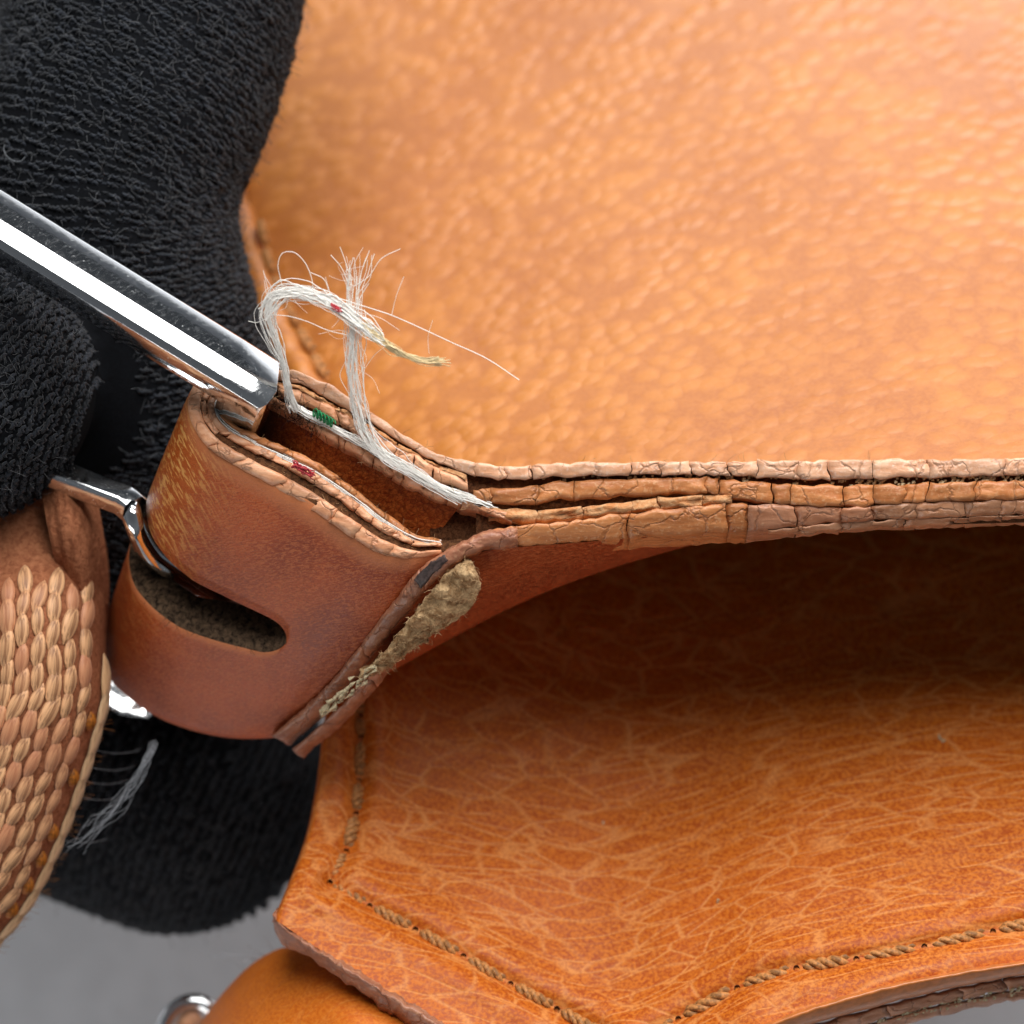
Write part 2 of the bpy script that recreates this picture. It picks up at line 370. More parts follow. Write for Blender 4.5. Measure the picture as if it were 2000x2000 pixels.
D_lo = [(3000, 1006, -.5), (2000, 1013, -.5), (1800, 1027, -.5), (1650, 1037, -.5), (1570, 1041, -.5), (1500, 1042, -.5)]
C0_up = [(1430, 964, .3), (1300, 972, .3), (1150, 988, .2), (1050, 996, .1), (955, 990, 0)]
C0_lo = [(1430, 982, .3), (1300, 993, .3), (1150, 1008, .2), (1050, 1020, .1), (955, 1012, 0)]

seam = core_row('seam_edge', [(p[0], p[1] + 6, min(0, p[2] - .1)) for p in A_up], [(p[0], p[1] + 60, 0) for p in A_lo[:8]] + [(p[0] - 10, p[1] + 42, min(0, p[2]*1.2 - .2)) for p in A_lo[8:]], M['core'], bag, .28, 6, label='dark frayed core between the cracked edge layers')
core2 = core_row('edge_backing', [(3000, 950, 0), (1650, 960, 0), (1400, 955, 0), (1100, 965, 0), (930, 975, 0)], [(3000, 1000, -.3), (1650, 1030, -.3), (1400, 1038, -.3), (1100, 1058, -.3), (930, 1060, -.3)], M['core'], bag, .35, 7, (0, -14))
core_row('bag_light_block', [(3000, 925, 0), (1650, 930, 0), (1200, 930, 0), (950, 930, 0), (850, 905, 0), (740, 850, 0)], [(3000, 985, -.5), (1650, 1012, -.5), (1200, 1030, -.5), (950, 1050, -.5), (850, 1080, -2), (740, 1190, -6)], M['core'], bag, 2.5, 30, (0, 4), 60)  # unseen side wall, added to stop light leaking under the seam edge
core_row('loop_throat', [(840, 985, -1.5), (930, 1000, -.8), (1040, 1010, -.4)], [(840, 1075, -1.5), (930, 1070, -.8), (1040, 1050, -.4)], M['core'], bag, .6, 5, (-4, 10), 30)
kw = dict(parent=seam)
edge_row('edge_piece', A_up, A_lo, xcuts(A_up, [1960, 1810, 1700, 1618, 1560, 1478, 1420, 1345, 1290, 1230, 1036, 985, 925]), M['edge_pale'], depth=2.5, seed=1, lean=(0, 6), **kw)
edge_row('edge_piece', B_up, B_lo, xcuts(B_up, [1905, 1812, 1768, 1709, 1645, 1545, 1512, 1403, 1380, 1125, 1050, 960]), M['edge_tan'], depth=3, seed=2, bulge=.08, **kw)
edge_row('edge_piece', C_up, C_lo, xcuts(C_up, [1955, 1885, 1790, 1705, 1645, 1555, 1462, 1418, 1230]), lambda x: M['edge_tan'] if x < 1460 else M['edge_mid'] if x < 1700 else M['edge_grey'], depth=3, seed=3, bulge=.12, rough=.05, **kw)  # tan turns rosy to the right: sheen put into the piece colour
edge_row('edge_piece', D_up, D_lo, xcuts(D_up, [1955, 1860, 1765, 1645, 1560]), M['edge_grey'], depth=2, seed=4, bulge=.1, lean=(0, 2), **kw)
edge_row('edge_piece', C0_up, C0_lo, [.12, .3, .42, .61, .8], M['edge_raw'], depth=2, seed=5, bulge=.15, rough=.3, **kw)
# crumbs of finish in the open gap
def crumbs(name, region, n, mat, parent, smin=.05, smax=.16):
    V, F = [], []
    for _ in range(n):
        p = P(np.array(region(), float)); s = random.uniform(smin, smax) * MM
        base = len(V); a = np.array([(1, 1, 1), (1, -1, -1), (-1, 1, -1), (-1, -1, 1), (1.2, 0, .2), (-.3, 1.1, .4)]) * rng.uniform(.6, 1.2, (6, 3))
        for q in a: V.append(p + q * s)
        F += [(base+i, base+j, base+k) for i, j, k in ((0, 4, 5), (0, 5, 3), (0, 3, 4), (1, 4, 3), (1, 2, 4), (2, 5, 4), (2, 3, 5), (1, 3, 2))]
    return link(name, mesh(name, V, F), mat, parent, kind='stuff', smooth=False)
gapc = curve([(2000, 934, .2), (1800, 940, .2), (1600, 943, .1), (1400, 932, .1), (1200, 934, 0), (1000, 940, -.1)], 300)
def gap_pt():
    i = min(299, int(abs(random.gauss(0, .45)) * 300) % 300); p = gapc[i].copy(); p[0] += random.uniform(-4, 4); p[1] += random.uniform(-8, 7); return p
crumbs('crumbs', gap_pt, 170, M['crumb'], bag, .04, .12)

# --- back arm of the loop: two more thin layers and the thread between them
A2_up = [(545, 752, -1.4), (590, 764, -.9), (652, 796, -.4), (720, 835, -.1), (792, 879, 0), (854, 911, 0), (912, 936, .1)]
A2_lo = [(545, 772, -1.4), (590, 788, -.9), (652, 820, -.4), (720, 866, -.2), (792, 908, -.1), (854, 938, 0), (915, 957, .1)]
A3_up = [(530, 772, -1.8), (585, 800, -1.0), (650, 838, -.5), (708, 876, -.3), (779, 917, -.2), (854, 957, -.1), (916, 980, 0), (1000, 1003, .1)]
A3_lo = [(530, 792, -2.0), (585, 824, -1.2), (650, 862, -.6), (717, 900, -.5), (792, 943, -.4), (869, 978, -.3), (925, 997, -.2), (1000, 1020, 0)]
edge_row('edge_piece', A2_up, A2_lo, rcuts(7), M['edge_peach'], depth=2.5, seed=6, lean=(-6, 18), bulge=.2, rough=.14, **kw)
edge_row('edge_piece', A3_up, A3_lo, rcuts(11), M['edge_peach'], depth=2.0, seed=7, lean=(-6, 18), bulge=.18, rough=.1, **kw)
# raw cracked sublayer just under the outer one
edge_row('edge_piece', [(p[0]-2, p[1]+3, p[2]-.1) for p in A_lo[9:]], [(p[0]-5, p[1]+12, p[2]-.1) for p in A_lo[9:]], rcuts(14), M['edge_raw'], depth=1.5, seed=8, bulge=.1, rough=.25, **kw)

# --- the loop itself: thick leather band folded round the buckle bar, with a long slot
O_top = [(930, 1080, -.6), (862, 1084, -.5), (800, 1092, -.4), (740, 1082, -.3), (680, 1045, -.3), (600, 992, -.3), (520, 945, -.3), (450, 905, -.4), (400, 868, -.6), (372, 822, -.9), (366, 780, -1.4), (380, 745, -2.2), (420, 718, -2.8), (480, 708, -2.6), (540, 730, -2.0), (640, 765, -1.2), (760, 840, -.9), (916, 915, -.9)]
I_top = [(900, 1052, -.6), (862, 1055, -.6), (812, 1043, -.6), (760, 1006, -.6), (702, 962, -.6), (640, 916, -.6), (545, 868, -.7), (490, 845, -.9), (452, 822, -1.2), (436, 802, -1.5), (436, 788, -1.9), (446, 776, -2.4), (470, 768, -2.9), (500, 768, -2.8), (540, 794, -2.3), (640, 858, -1.4), (760, 925, -1.1), (900, 986, -.9)]
O_bot = [(575, 1420, -11), (560, 1436, -11.5), (545, 1443, -12), (525, 1449, -12.3), (482, 1451, -12.6), (425, 1446, -13), (360, 1430, -13.5), (300, 1404, -14), (245, 1366, -14.6), (205, 1322, -15.4), (194, 1268, -16.4), (205, 1220, -17.5), (250, 1190, -18.5), (310, 1185, -18.5), (380, 1205, -18), (450, 1235, -17), (540, 1280, -16), (620, 1325, -15)]
dv = np.array(I_top) - np.array(O_top)
I_bot = np.array(O_bot) + dv * .95
nt = 420; ns = 13
def trace(pts, ref):
    p = np.asarray(pts, float); r = np.asarray(ref, float)
    d = np.r_[0, np.cumsum(np.linalg.norm(np.diff(r[:, :2], axis=0), axis=1))]; d /= d[-1]
    t = np.linspace(0, 1, nt); m = np.gradient(p, d, axis=0)
    i = np.clip(np.searchsorted(d, t, side='right') - 1, 0, len(p) - 2); h = (d[i+1]-d[i])[:, None]; s = ((t-d[i])/(d[i+1]-d[i]))[:, None]
    return (2*s**3-3*s**2+1)*p[i] + (s**3-2*s**2+s)*h*m[i] + (-2*s**3+3*s**2)*p[i+1] + (s**3-s**2)*h*m[i+1], d
OT, dk = trace(O_top, O_top); IT, _ = trace(I_top, O_top); OB, _ = trace(O_bot, O_top); IB, _ = trace(I_bot, O_top)
tpar = np.linspace(0, 1, nt)
t_of = lambda k: np.interp(k, np.arange(len(dk)), dk)
tR, tL = t_of(4.15), t_of(13.2)                     # slot: front end and end behind the fold
def slot(t):
    mid = np.interp(t, [tR, t_of(7), t_of(10), tL], [.52, .54, .515, .52]); H = np.interp(t, [tR, t_of(6), t_of(9), t_of(11), tL], [.065, .086, .1, .095, .095])
    cap = .045
    e = 1.0
    if t <= tR or t >= tL: e = 0.0
    else:
        d = min(t - tR, tL - t)
        if d < cap: e = math.sqrt(max(0, 1 - (1 - d/cap)**2))
    return mid, H*e
def band(Tp, Bp, lip):
    R1, R2 = np.zeros((nt, ns, 3)), np.zeros((nt, ns, 3))
    for i in range(nt):
        mid, h = slot(tpar[i])
        for j in range(ns):
            q = j/(ns-1); q1 = q**1.0
            for R, s in ((R1, (mid-h)*q1), (R2, (mid+h) + (1-mid-h)*q1)):
                p = Tp[i]*(1-s) + Bp[i]*s
                p = p + np.array([-9, 3, 1.6]) * math.sin(math.pi*s) * lip     # slight barrel of the folded band
                R[i, j] = p
    return R1, R2
o1, o2 = band(OT, OB, 1.0); i1, i2 = band(IT, IB, 1.0)
# roll the outer lip inwards at the top edge
for i in range(nt): 
    o1[i, 0] = OT[i] + (IT[i]-OT[i])*.16 + np.array([0, 0, .25]); o1[i, 1] = o1[i, 1]*.35 + (OT[i] + np.array([-3, 12, -.25]))*.65
    o2[i, -1] = OB[i] + (IB[i]-OB[i])*.10; 
V = [P(x).reshape(-1, 3) for x in (o1, o2, i1, i2)]; n1 = nt*ns
F = gridfaces(nt, ns, 0) + gridfaces(nt, ns, n1) + gridfaces(nt, ns, 2*n1, True) + gridfaces(nt, ns, 3*n1, True)
nf = len(F)//4; mi = [0]*(2*nf) + [1]*(2*nf)
def rim(oa, ob, j, jj, flip, m):
    for i in range(nt-1):
        q = (oa+i*ns+j, oa+(i+1)*ns+j, ob+(i+1)*ns+jj, ob+i*ns+jj)
        F.append(q[::-1] if flip else q); mi.append(m)
rim(0, 2*n1, 0, 0, True, 2); rim(n1, 3*n1, ns-1, ns-1, False, 3)
for i in range(nt-1):                                # slot walls, with a fuzzy cut
    if slot(tpar[i])[1] > 1e-4 or slot(tpar[i+1])[1] > 1e-4:
        for oa, ob, j, fl in ((0, 2*n1, ns-1, False), (n1, 3*n1, 0, True)):
            q = (oa+i*ns+j, oa+(i+1)*ns+j, ob+(i+1)*ns+j, ob+i*ns+j); F.append(q[::-1] if fl else q); mi.append(3)
me = mesh('strap_loop', np.concatenate(V), F, mi)
for m in (M['tab'], M['inner'], M['core'], M['greyfuzz']): me.materials.append(m)
loop = link('strap_loop', me, None, bag, label='folded tan leather loop with a long slot, holding the buckle')
wear = np.zeros(4*n1); lipA = np.zeros(4*n1); dirt = np.zeros(4*n1)
for i in range(nt):
    fx = math.exp(-((tpar[i] - t_of(9.0))/.07)**2)
    for j in range(ns):
        wear[i*ns+j] = fx * (1 - .35*j/(ns-1)); lipA[i*ns+j] = 1.0 if j == 0 else .55 if j == 1 else 0
        wear[n1+i*ns+j] = fx*.25*(1-j/(ns-1)); lipA[n1+i*ns+j] = .9 if j == 0 and slot(tpar[i])[1] > .03 else 0
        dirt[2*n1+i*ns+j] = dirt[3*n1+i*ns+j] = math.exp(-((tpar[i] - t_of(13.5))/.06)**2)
for nme, arr in (('wear', wear), ('lip', lipA), ('dirt', dirt)):
    at = me.attributes.new(nme, 'FLOAT', 'POINT'); at.data.foreach_set('value', arr.astype(np.float32))
import bmesh
bm = bmesh.new(); bm.from_mesh(me); bmesh.ops.remove_doubles(bm, verts=bm.verts, dist=2e-6); bm.to_mesh(me); bm.free()

# front arm's cut edge: paint layers, dark split, thread line
kf = slice(0, 12)
Of, If = np.array(O_top)[1:13], np.array(I_top)[1:13]
def lay(f, dz=0.0): q = Of*(1-f) + If*f; q[:, 2] += dz; return q[::-1]
edge_row('edge_piece', lay(.03, .1), lay(.37, .32), rcuts(7, .16, .98), M['edge_peach'], loop, 1.2, .16, .08, seed=11, lean=(-4, 12), gap=.0006, wob=2.2, jag=5)
edge_row('edge_piece', lay(.555, .25), lay(.76, .25), rcuts(11, .1, .98), M['edge_peach'], loop, 1.2, .15, .1, seed=12, lean=(-4, 12), gap=.0009)
edge_row('edge_piece', lay(.38, .22)[:5], lay(.55, .22)[:5], rcuts(3), M['edge_peach'], loop, 1.2, .08, .1, seed=14, lean=(-4, 12))
edge_row('edge_piece', lay(.84, .2), lay(1.0, .1), rcuts(8, .1, .98), M['edge_tan'], loop, 1.2, .15, .06, seed=13, lean=(-4, 12))

# --- overlay (reddish gusset face) and its bead
ov_t = [(1560, 1030, -.6), (1400, 1040, -.4), (1250, 1050, -.3), (1100, 1062, -.2), (1000, 1070, -.1), (935, 1080, 0), (885, 1106, -.3), (838, 1146, -1.2), (785, 1208, -3), (718, 1292, -5.5), (648, 1374, -8), (556, 1452, -11)]
ov_b = [(1560, 1034, -9), (1420, 1050, -9), (1250, 1093, -9.5), (1100, 1143, -10), (1000, 1186, -10.5), (900, 1237, -11), (830, 1275, -11.3), (760, 1314, -11.6), (700, 1350, -12), (640, 1388, -12), (600, 1420, -12), (562, 1456, -12)]
T = curve(ov_t, 120, None); B = curve(ov_b, 120, None)
q = np.linspace(0, 1, 26)[None, :, None]; G = T[:, None]*(1-q) + B[:, None]*q
G[..., 2] += 2.2*np.sin(math.pi*q[..., 0])*np.clip(np.linalg.norm((B-T)[:, :2], axis=1)/120, 0, 1)[:, None]
tail = [G[:, -1:] + np.array([-3, -10, -1.5]), G[:, -1:] + np.array([0, -40, -5.0]), G[:, -1:] + np.array([10, -90, -14.0])]
G = np.concatenate([G] + tail, 1)
ov = sheet('gusset', P(G), M['overlay'], bag, flip=True, label='smooth reddish brown gusset strip below the cracked edge')
for nme in ('wear', 'lip', 'dirt'): ov.data.attributes.new(nme, 'FLOAT', 'POINT')
be_up = [(1010, 1028, .3), (940, 1040, .4), (880, 1070, .3), (825, 1106, -.2), (765, 1180, -1.8), (695, 1272, -4.5), (622, 1356, -7.4), (528, 1438, -10.6)]
be_lo = [(1010, 1068, .1), (945, 1078, .2), (888, 1104, .1), (840, 1142, -.6), (786, 1204, -2.4), (720, 1290, -5.2), (650, 1372, -8), (560, 1452, -11)]
edge_row('gusset_bead', be_up, be_lo, [.33, .62], M['edge_bead'], ov, 1.5, .5, .12, seed=21, lean=(6, 4), nv=9, gap=.0006, n_per=14)
edge_row('gusset_bead', [(p[0]+10, p[1]+12, p[2]-.1) for p in be_lo[4:]], [(p[0]+30, p[1]+22, p[2]-.6) for p in be_lo[4:]], [.4], M['edge_bead'], ov, 1.2, .3, .1, seed=22, lean=(4, 6), n_per=14)
edge_row('scuff', [(868, 1082, .75), (835, 1104, .5), (808, 1132, -.1)], [(876, 1094, .7), (846, 1122, .4), (820, 1146, -.3)], [], M['scuff'], ov, .6, .06, .05, seed=25, lean=(2, 2), n_per=8, wob=6)
# torn patch with exposed suede
tear = coons([(872, 1118, .3), (898, 1104, .6), (922, 1096, .3)], [(700, 1322, -4.5), (730, 1318, -4.4), (770, 1300, -4.0)],
             [(872, 1118, .3), (815, 1190, -.9), (760, 1262, -2.6), (700, 1322, -4.5)], [(922, 1096, .3), (940, 1148, -.2), (915, 1190, -.8), (832, 1250, -2.2), (770, 1300, -4.0)], 30, 60)
for i in range(30):
    for j in range(60):
        a = tear[i, j]; k = min(1, i/4, (29-i)/4, j/4, (59-j)/4); a[2] += .12 + .22*k + .5*k*fbm(a[0]*.022 + a[1]*.01, a[1]*.03 - a[0]*.012, 9, 4); a[:2] += 5*(1-k)*np.array([nz(a[0]*.1, a[1]*.1), nz(a[1]*.1, a[0]*.1)])
tp = sheet('torn_suede', P(tear), M['suede'], bag, .5, flip=True, label='torn notch of fuzzy beige suede')
def hairs(n, pick, lmin, lmax, up=.5, curl=.5, pts=5):
    out = []
    for _ in range(n):
        p = P(np.array(pick(), float)); d = rng.normal(size=3); d[2] = abs(d[2])*up; d /= np.linalg.norm(d)
        L = random.uniform(lmin, lmax)*MM; c = rng.normal(size=3)*curl; ln = [p]
        for k in range(pts-1):
            d = d + c/(pts-1)*1.2; d /= np.linalg.norm(d); ln.append(ln[-1] + d*L/(pts-1))
        out.append(ln)
    return out
fl = tear.reshape(-1, 3)
tubes('suede_fibre', hl := hairs(420, lambda: fl[random.randrange(len(fl))] + np.array([0, 0, .25]), .2, .6, .1, 1.6), [.016]*len(hl), M['suede'], tp, 3, kind='stuff')
# pale torn slivers along the bead
sl = []
for _ in range(42):
    p = curve([(735, 1300, -4), (690, 1340, -5.8), (640, 1385, -8.0)], 50)[random.randrange(50)] + np.array([random.gauss(0, 5), random.gauss(0, 5), .6]); d = np.array([-25, 28, -.6])*random.uniform(.2, .8)
    sl.append(P(np.array([p, p + d*.5 + [random.gauss(0, 4), 0, .2], p + d])))
tubes('torn_sliver', sl, [np.array([.03, .13, .02])]*len(sl), M['crumb'], tp, 4, kind='stuff')
# slot fuzz
sb = []
for i in range(nt):
    if t_of(4.2) < tpar[i] < t_of(10.8) and slot(tpar[i])[1] > .02:
        for _ in range(3):
            f = random.random(); sb.append(o2[i, 0]*(1-f) + i2[i, 0]*f)
tubes('slot_fibre', hl := hairs(380, lambda: sb[random.randrange(len(sb))], .25, .8, .7, 1.0), [.011]*len(hl), M['greyfuzz'], loop, 3, kind='stuff')

# --- front panel
pl_top = [(655, 1330, -16.5), (850, 1180, -21), (1200, 1000, -26), (1700, 930, -27), (2600, 900, -26)]
pl_bot = [(540, 1798, -7.6), (620, 1852, -6.8), (760, 1938, -5.8), (900, 2022, -4.8), (1150, 2130, -3.8), (1330, 2090, -3), (1490, 2004, -2.6), (1676, 1940, -2.6), (1850, 1902, -3), (2000, 1878, -3.5), (2150, 1856, -4), (2600, 1800, -5)]
pl_l = [(655, 1330, -16.5), (640, 1420, -14.2), (628, 1520, -12), (606, 1630, -10), (575, 1715, -8.6), (540, 1798, -7.6)]
pl_r = [(2600, 900, -26), (2600, 1200, -19.5), (2600, 1480, -10.5), (2600, 1680, -6.5), (2600, 1800, -5)]
nu, nv = 270, 170
G = coons(pl_top, pl_bot, pl_l, pl_r, nu, nv)
seamL = [(699, 1350, -20), (704, 1441, -17), (701, 1526, -15), (695, 1590, -14), (676, 1664, -12.5), (643, 1726, -11.5)]
seamB = [(643, 1726, -11.5), (722, 1770, -10), (810, 1815, -9.4), (905, 1868, -8.8), (997, 1922, -8.4), (1090, 1972, -8), (1180, 2022, -8)]
seamR = [(1240, 2050, -7), (1316, 1996, -6.5), (1430, 1935, -6), (1500, 1903, -6), (1610, 1884, -6), (1736, 1862, -6), (1870, 1836, -6.5), (1990, 1808, -7), (2110, 1786, -7), (2600, 1715, -8)]
flat = G.reshape(-1, 3)
def polydist(pts, Q):
    c = curve(pts, 400)[:, :2]; d = np.full(len(Q), 1e9)
    for k in range(0, 400, 2): d = np.minimum(d, np.hypot(Q[:, 0]-c[k, 0], Q[:, 1]-c[k, 1]))
    return d
for s_ in (seamL, seamB, seamR):
    d = polydist(s_, flat); flat[:, 2] -= .42*np.exp(-(d/16)**2) - .22*np.exp(-((d-42)/22)**2)
for k in range(len(flat)):
    flat[k, 2] += .25*fbm(flat[k, 0]*.004, flat[k, 1]*.006, 2.2, 3)
G = flat.reshape(nu, nv, 3)
G[..., 2] -= 2.6*np.sin(math.pi*np.linspace(0, 1, nv))[None]**1.5
cl = [G[:1] + np.array([-7, 3, -.7]), G[:1] + np.array([-9, 4, -1.8]), G[:1] + np.array([0, 0, -5.0])]
G = np.concatenate([cl[2], cl[1], cl[0], G], 0)
panel = sheet('front_panel', P(G), M['panel'], bag, flip=True, label='creased orange tan front panel with twisted cord stitching')
# height of the panel under a pixel
GP = G.reshape(-1, 3)
def on_panel(x, y): return GP[np.argmin((GP[:, 0]-x)**2 + (GP[:, 1]-y)**2), 2]

# twisted cord stitches
def cord_mesh(L=2.9, R=.23):
    lines, rad = [], []
    for k in range(3):
        s = np.linspace(0, 1, 22); a = 2*math.pi*(k/3 + s*1.6); env = np.clip(np.sin(math.pi*np.clip(s, .03, .97))*2.2, .25, 1)
        lines.append(np.stack([(s-.5)*L, R*np.cos(a)*env, R*np.sin(a)*env + .42*(1-(2*s-1)**2) - .25], -1)*MM); rad.append(R*.95*env)
    o = tubes('stitch', lines, rad, M['cord'], None, 6); me = o.data; bpy.data.objects.remove(o); return me
CORD = cord_mesh()
def stitches(pts, holes, parent, me=CORD, lift=.0, ratio=.92, zf=on_panel, hole=True):
    from mathutils import Matrix
    c = curve(pts, 600)
    for a, b in zip(holes[:-1], holes[1:]):
        pa, pb = c[int(a*599)].copy(), c[int(b*599)].copy(); pa[2] = zf(*pa[:2]) if zf else pa[2]; pb[2] = zf(*pb[:2]) if zf else pb[2]
        A, Bq = Vector(P(pa)), Vector(P(pb)); d = Bq - A
        o = link('stitch', me, None, parent); x = d.normalized(); z = Vector((0, 0, 1)); y = z.cross(x).normalized(); z = x.cross(y)
        s = d.length*ratio/(2.9*MM); sy = random.uniform(.9, 1.1)
        m = Matrix((x*s, y*sy, z*1.0)).transposed().to_4x4(); m.translation = (A+Bq)/2 + Vector((0, 0, (lift - .12)*MM))
        o.matrix_basis = m
    if hole:
        V = []
        for a in holes:
            p = c[int(a*599)].copy(); p[2] = (zf(*p[:2]) if zf else p[2]) + .02
            n = 10; ce = P(p); base = len(V)
            ln = [ce + np.array([0, 0, .12*MM]), ce - np.array([0, 0, .05*MM]), ce - np.array([0, 0, .6*MM])]
            V.append(ln)
        tubes('needle_hole', V, [np.array([.17, .2, .05])]*len(V), M['hole'], parent, 8, kind='stuff')
def even(n, a=0., b=1.): return list(np.linspace(a, b, n))
cB = curve(seamB, 600); 
stitches(seamL, xs_ := [float(np.argmin(abs(curve(seamL, 600)[:, 1]-y)))/599 for y in (1352, 1400, 1441, 1526, 1590, 1664, 1724)], panel)
stitches(seamB, [float(np.argmin(abs(cB[:, 0]-x)))/599 for x in (643, 722, 812, 905, 997, 1088, 1180)], panel)
stitches(seamR, [float(np.argmin(abs(curve(seamR, 600)[:, 0]-x)))/599 for x in (1240, 1325, 1440, 1556, 1672, 1806, 1940, 2065, 2190, 2310)], panel)
# flap seam stitches (blurred)
tubes('flap_piping', [P(curve([(350, 0, -50), (400, 200, -45), (436, 340, -39.5), (478, 450, -34), (498, 525, -30.5), (528, 612, -27.5), (566, 690, -25), (606, 760, -22), (640, 800, -22)], 60))], [np.full(60, 1.0) + .12*np.sin(np.arange(60)*1.7)], M['flap'], flap, 14)
stitches([(p[0] + 14, p[1] - 4, p[2] - .2) for p in fs], even(7), flap, lift=.1, zf=None, hole=False)

# panel's thick lower-left edge, and its rounded lip at the lower right
bu = [(532, 1786, -8.00), (545, 1802, -7.60), (620, 1855, -6.30), (700, 1905, -5.20), (760, 1942, -4.80), (830, 1984, -4.40), (900, 2026, -4.00), (1000, 2080, -3.60)]
bl = [(536, 1818, -9.20), (552, 1842, -8.80), (620, 1880, -7.60), (690, 1928, -6.50), (755, 1975, -6.00), (815, 2020, -5.60), (880, 2064, -5.20), (980, 2120, -4.60)]
edge_row('panel_edge', bu, bl, [], M['edge_bead'], panel, 2.0, .35, .12, seed=31, lean=(10, -14), nv=9, n_per=12, wob=7)
ru = [(1300, 2104, -3.20), (1490, 2002, -2.60), (1676, 1938, -2.60), (1850, 1900, -3.00), (2000, 1876, -3.50), (2150, 1854, -4.00), (2600, 1798, -5.00)]
rl = [(1340, 2130, -4.40), (1560, 2010, -4.00), (1700, 1969, -4.00), (1850, 1932, -4.40), (2000, 1904, -4.80), (2150, 1880, -5.00), (2600, 1822, -6.00)]
edge_row('panel_lip', ru, rl, [], M['lip'], panel, 1.5, 1.0, .03, seed=32, lean=(0, -6), nv=11, n_per=12, wob=2)
edge_row('panel_edge', [(p[0]+6, p[1]+3, p[2]-.3) for p in rl], [(p[0]+18, p[1]+22, p[2]-1.2) for p in rl], rcuts(6, .2, .95), M['edge_mid'], panel, 1.2, .2, .15, seed=33, lean=(0, -4))
edge_row('panel_edge', [(p[0]+20, p[1]+26, p[2]-1.4) for p in rl], [(p[0]+30, p[1]+42, p[2]-2.4) for p in rl], rcuts(6, .2, .95), M['edge_mid'], panel, 1.2, .2, .25, seed=34, lean=(0, -4))
lipc = curve([(1560, 2040, -5.60), (1700, 1998, -5.60), (1850, 1961, -5.80), (2000, 1933, -6.00)], 200)
crumbs('crumbs', lambda: lipc[random.randrange(200)] + np.array([0, random.uniform(-9, 9), random.uniform(0, .4)]), 110, M['crumb'], panel, .04, .13)

dust = [(1175, 1608), (1835, 1440), (1842, 1446), (1405, 1760), (980, 1500)]
crumbs('dust_speck', lambda: (lambda q: (q[0] + random.uniform(-4, 4), q[1] + random.uniform(-4, 4), on_panel(*q) + .1))(random.choice(dust)), 14, M['crumb'], panel, .04, .1)
# --- lower gusset bulging out at the bottom
G = coons([(300, 2200, -26), (395, 1992, -24), (440, 1934, -23), (500, 1877, -22), (548, 1852, -21), (620, 1850, -19), (800, 1920, -17), (1100, 2060, -16)],
          [(420, 2300, -16), (700, 2250, -14), (1100, 2250, -14)],
          [(300, 2200, -26), (350, 2260, -20), (420, 2300, -16)], [(1100, 2060, -16), (1100, 2150, -15), (1100, 2250, -14)], 90, 50); G[..., 2] += 3.5
vv = np.linspace(0, 1, 50)[None]; G[..., 2] += 7.5*(1-(1-np.clip(vv*2.2, 0, 1))**2)**.5 + 0*G[..., 2]
G = np.concatenate([G[:, :1] + np.array([6, 6, -6.0]), G[:, :1] + np.array([1, 1, -1.5]), G], 1)
sheet('lower_gusset', P(G), M['gusset'], bag, flip=True, label='smooth rounded orange leather below the front panel')

# --- thread: fibres pulled out of the loop's stitching
def fibres(pts, n, spread, jit, rmin, rmax, seed=0, endspread=None, cut=.0):
    base = curve(pts, 60); out, rad = [], []
    for k in range(n):
        a = rng.normal(size=2); s = np.linspace(0, 1, 60); sp = np.interp(s, np.linspace(0, 1, len(spread)), spread)
        ph = random.uniform(0, 9); wob = np.array([[nz(x*5 + ph, k*3.1 + seed) , nz(x*5 + ph, k*3.1 + 40 + seed)] for x in s])
        ln = base.copy(); ln[:, :2] += (a[None]*.6 + wob*1.2)*sp[:, None]; ln[:, 2] += (rng.normal()*.4 + wob[:, 0]*.5)*sp*.03
        fine = np.array([[nz(x*22 + ph, k + 7.), nz(x*22 + ph, k + 77.)] for x in s]); ln[:, :2] += fine*jit
        e = 60 - int(random.random()*cut*60); b = int(random.random()*cut*8)
        out.append(PT(ln[b:e])); rad.append(random.uniform(rmin, rmax))
    return out, rad
thr = link('loose_thread', mesh('loose_thread', [], []), None, bag) if False else None
b1 = [(578, 800, -.2), (566, 770, .4), (556, 720, 1.6), (535, 660, 3.0), (522, 610, 4.0), (540, 578, 4.6), (585, 572, 5.0), (640, 592, 5.4), (695, 630, 5.6), (740, 662, 5.6)]
l1, r1 = fibres(b1, 36, [7, 5, 6, 12, 14, 13, 13, 13, 13, 9], 2.6, .012, .026, 1)
b1b = [(522, 610, 4.0), (545, 574, 4.8), (600, 572, 5.2), (660, 600, 5.5), (715, 640, 5.6), (745, 664, 5.7)]
l1b, r1b = fibres(b1b, 26, [12, 11, 10, 9, 9, 7], 2.0, .016, .032, 2)
b2 = [(905, 978, .2), (850, 948, .4), (790, 912, .6), (740, 880, .8), (712, 840, 1.2), (697, 780, 2.2), (690, 710, 3.4), (690, 640, 4.2), (688, 570, 4.6), (690, 500, 4.8)]
l2, r2 = fibres(b2, 46, [7, 7, 9, 13, 14, 13, 13, 14, 19, 46], 3.0, .010, .022, 3, cut=.25)
lt, rt = fibres([(570, 792, -.6), (640, 830, -.2), (710, 868, .1), (780, 908, .2), (850, 945, .2), (960, 990, .2)], 22, [6, 7, 7, 7, 7, 6], 2.5, .014, .03, 4)
lf, rf = fibres(lay(.79, .15)[1:], 9, [3, 4, 4, 4, 3], 1.2, .025, .045, 5)
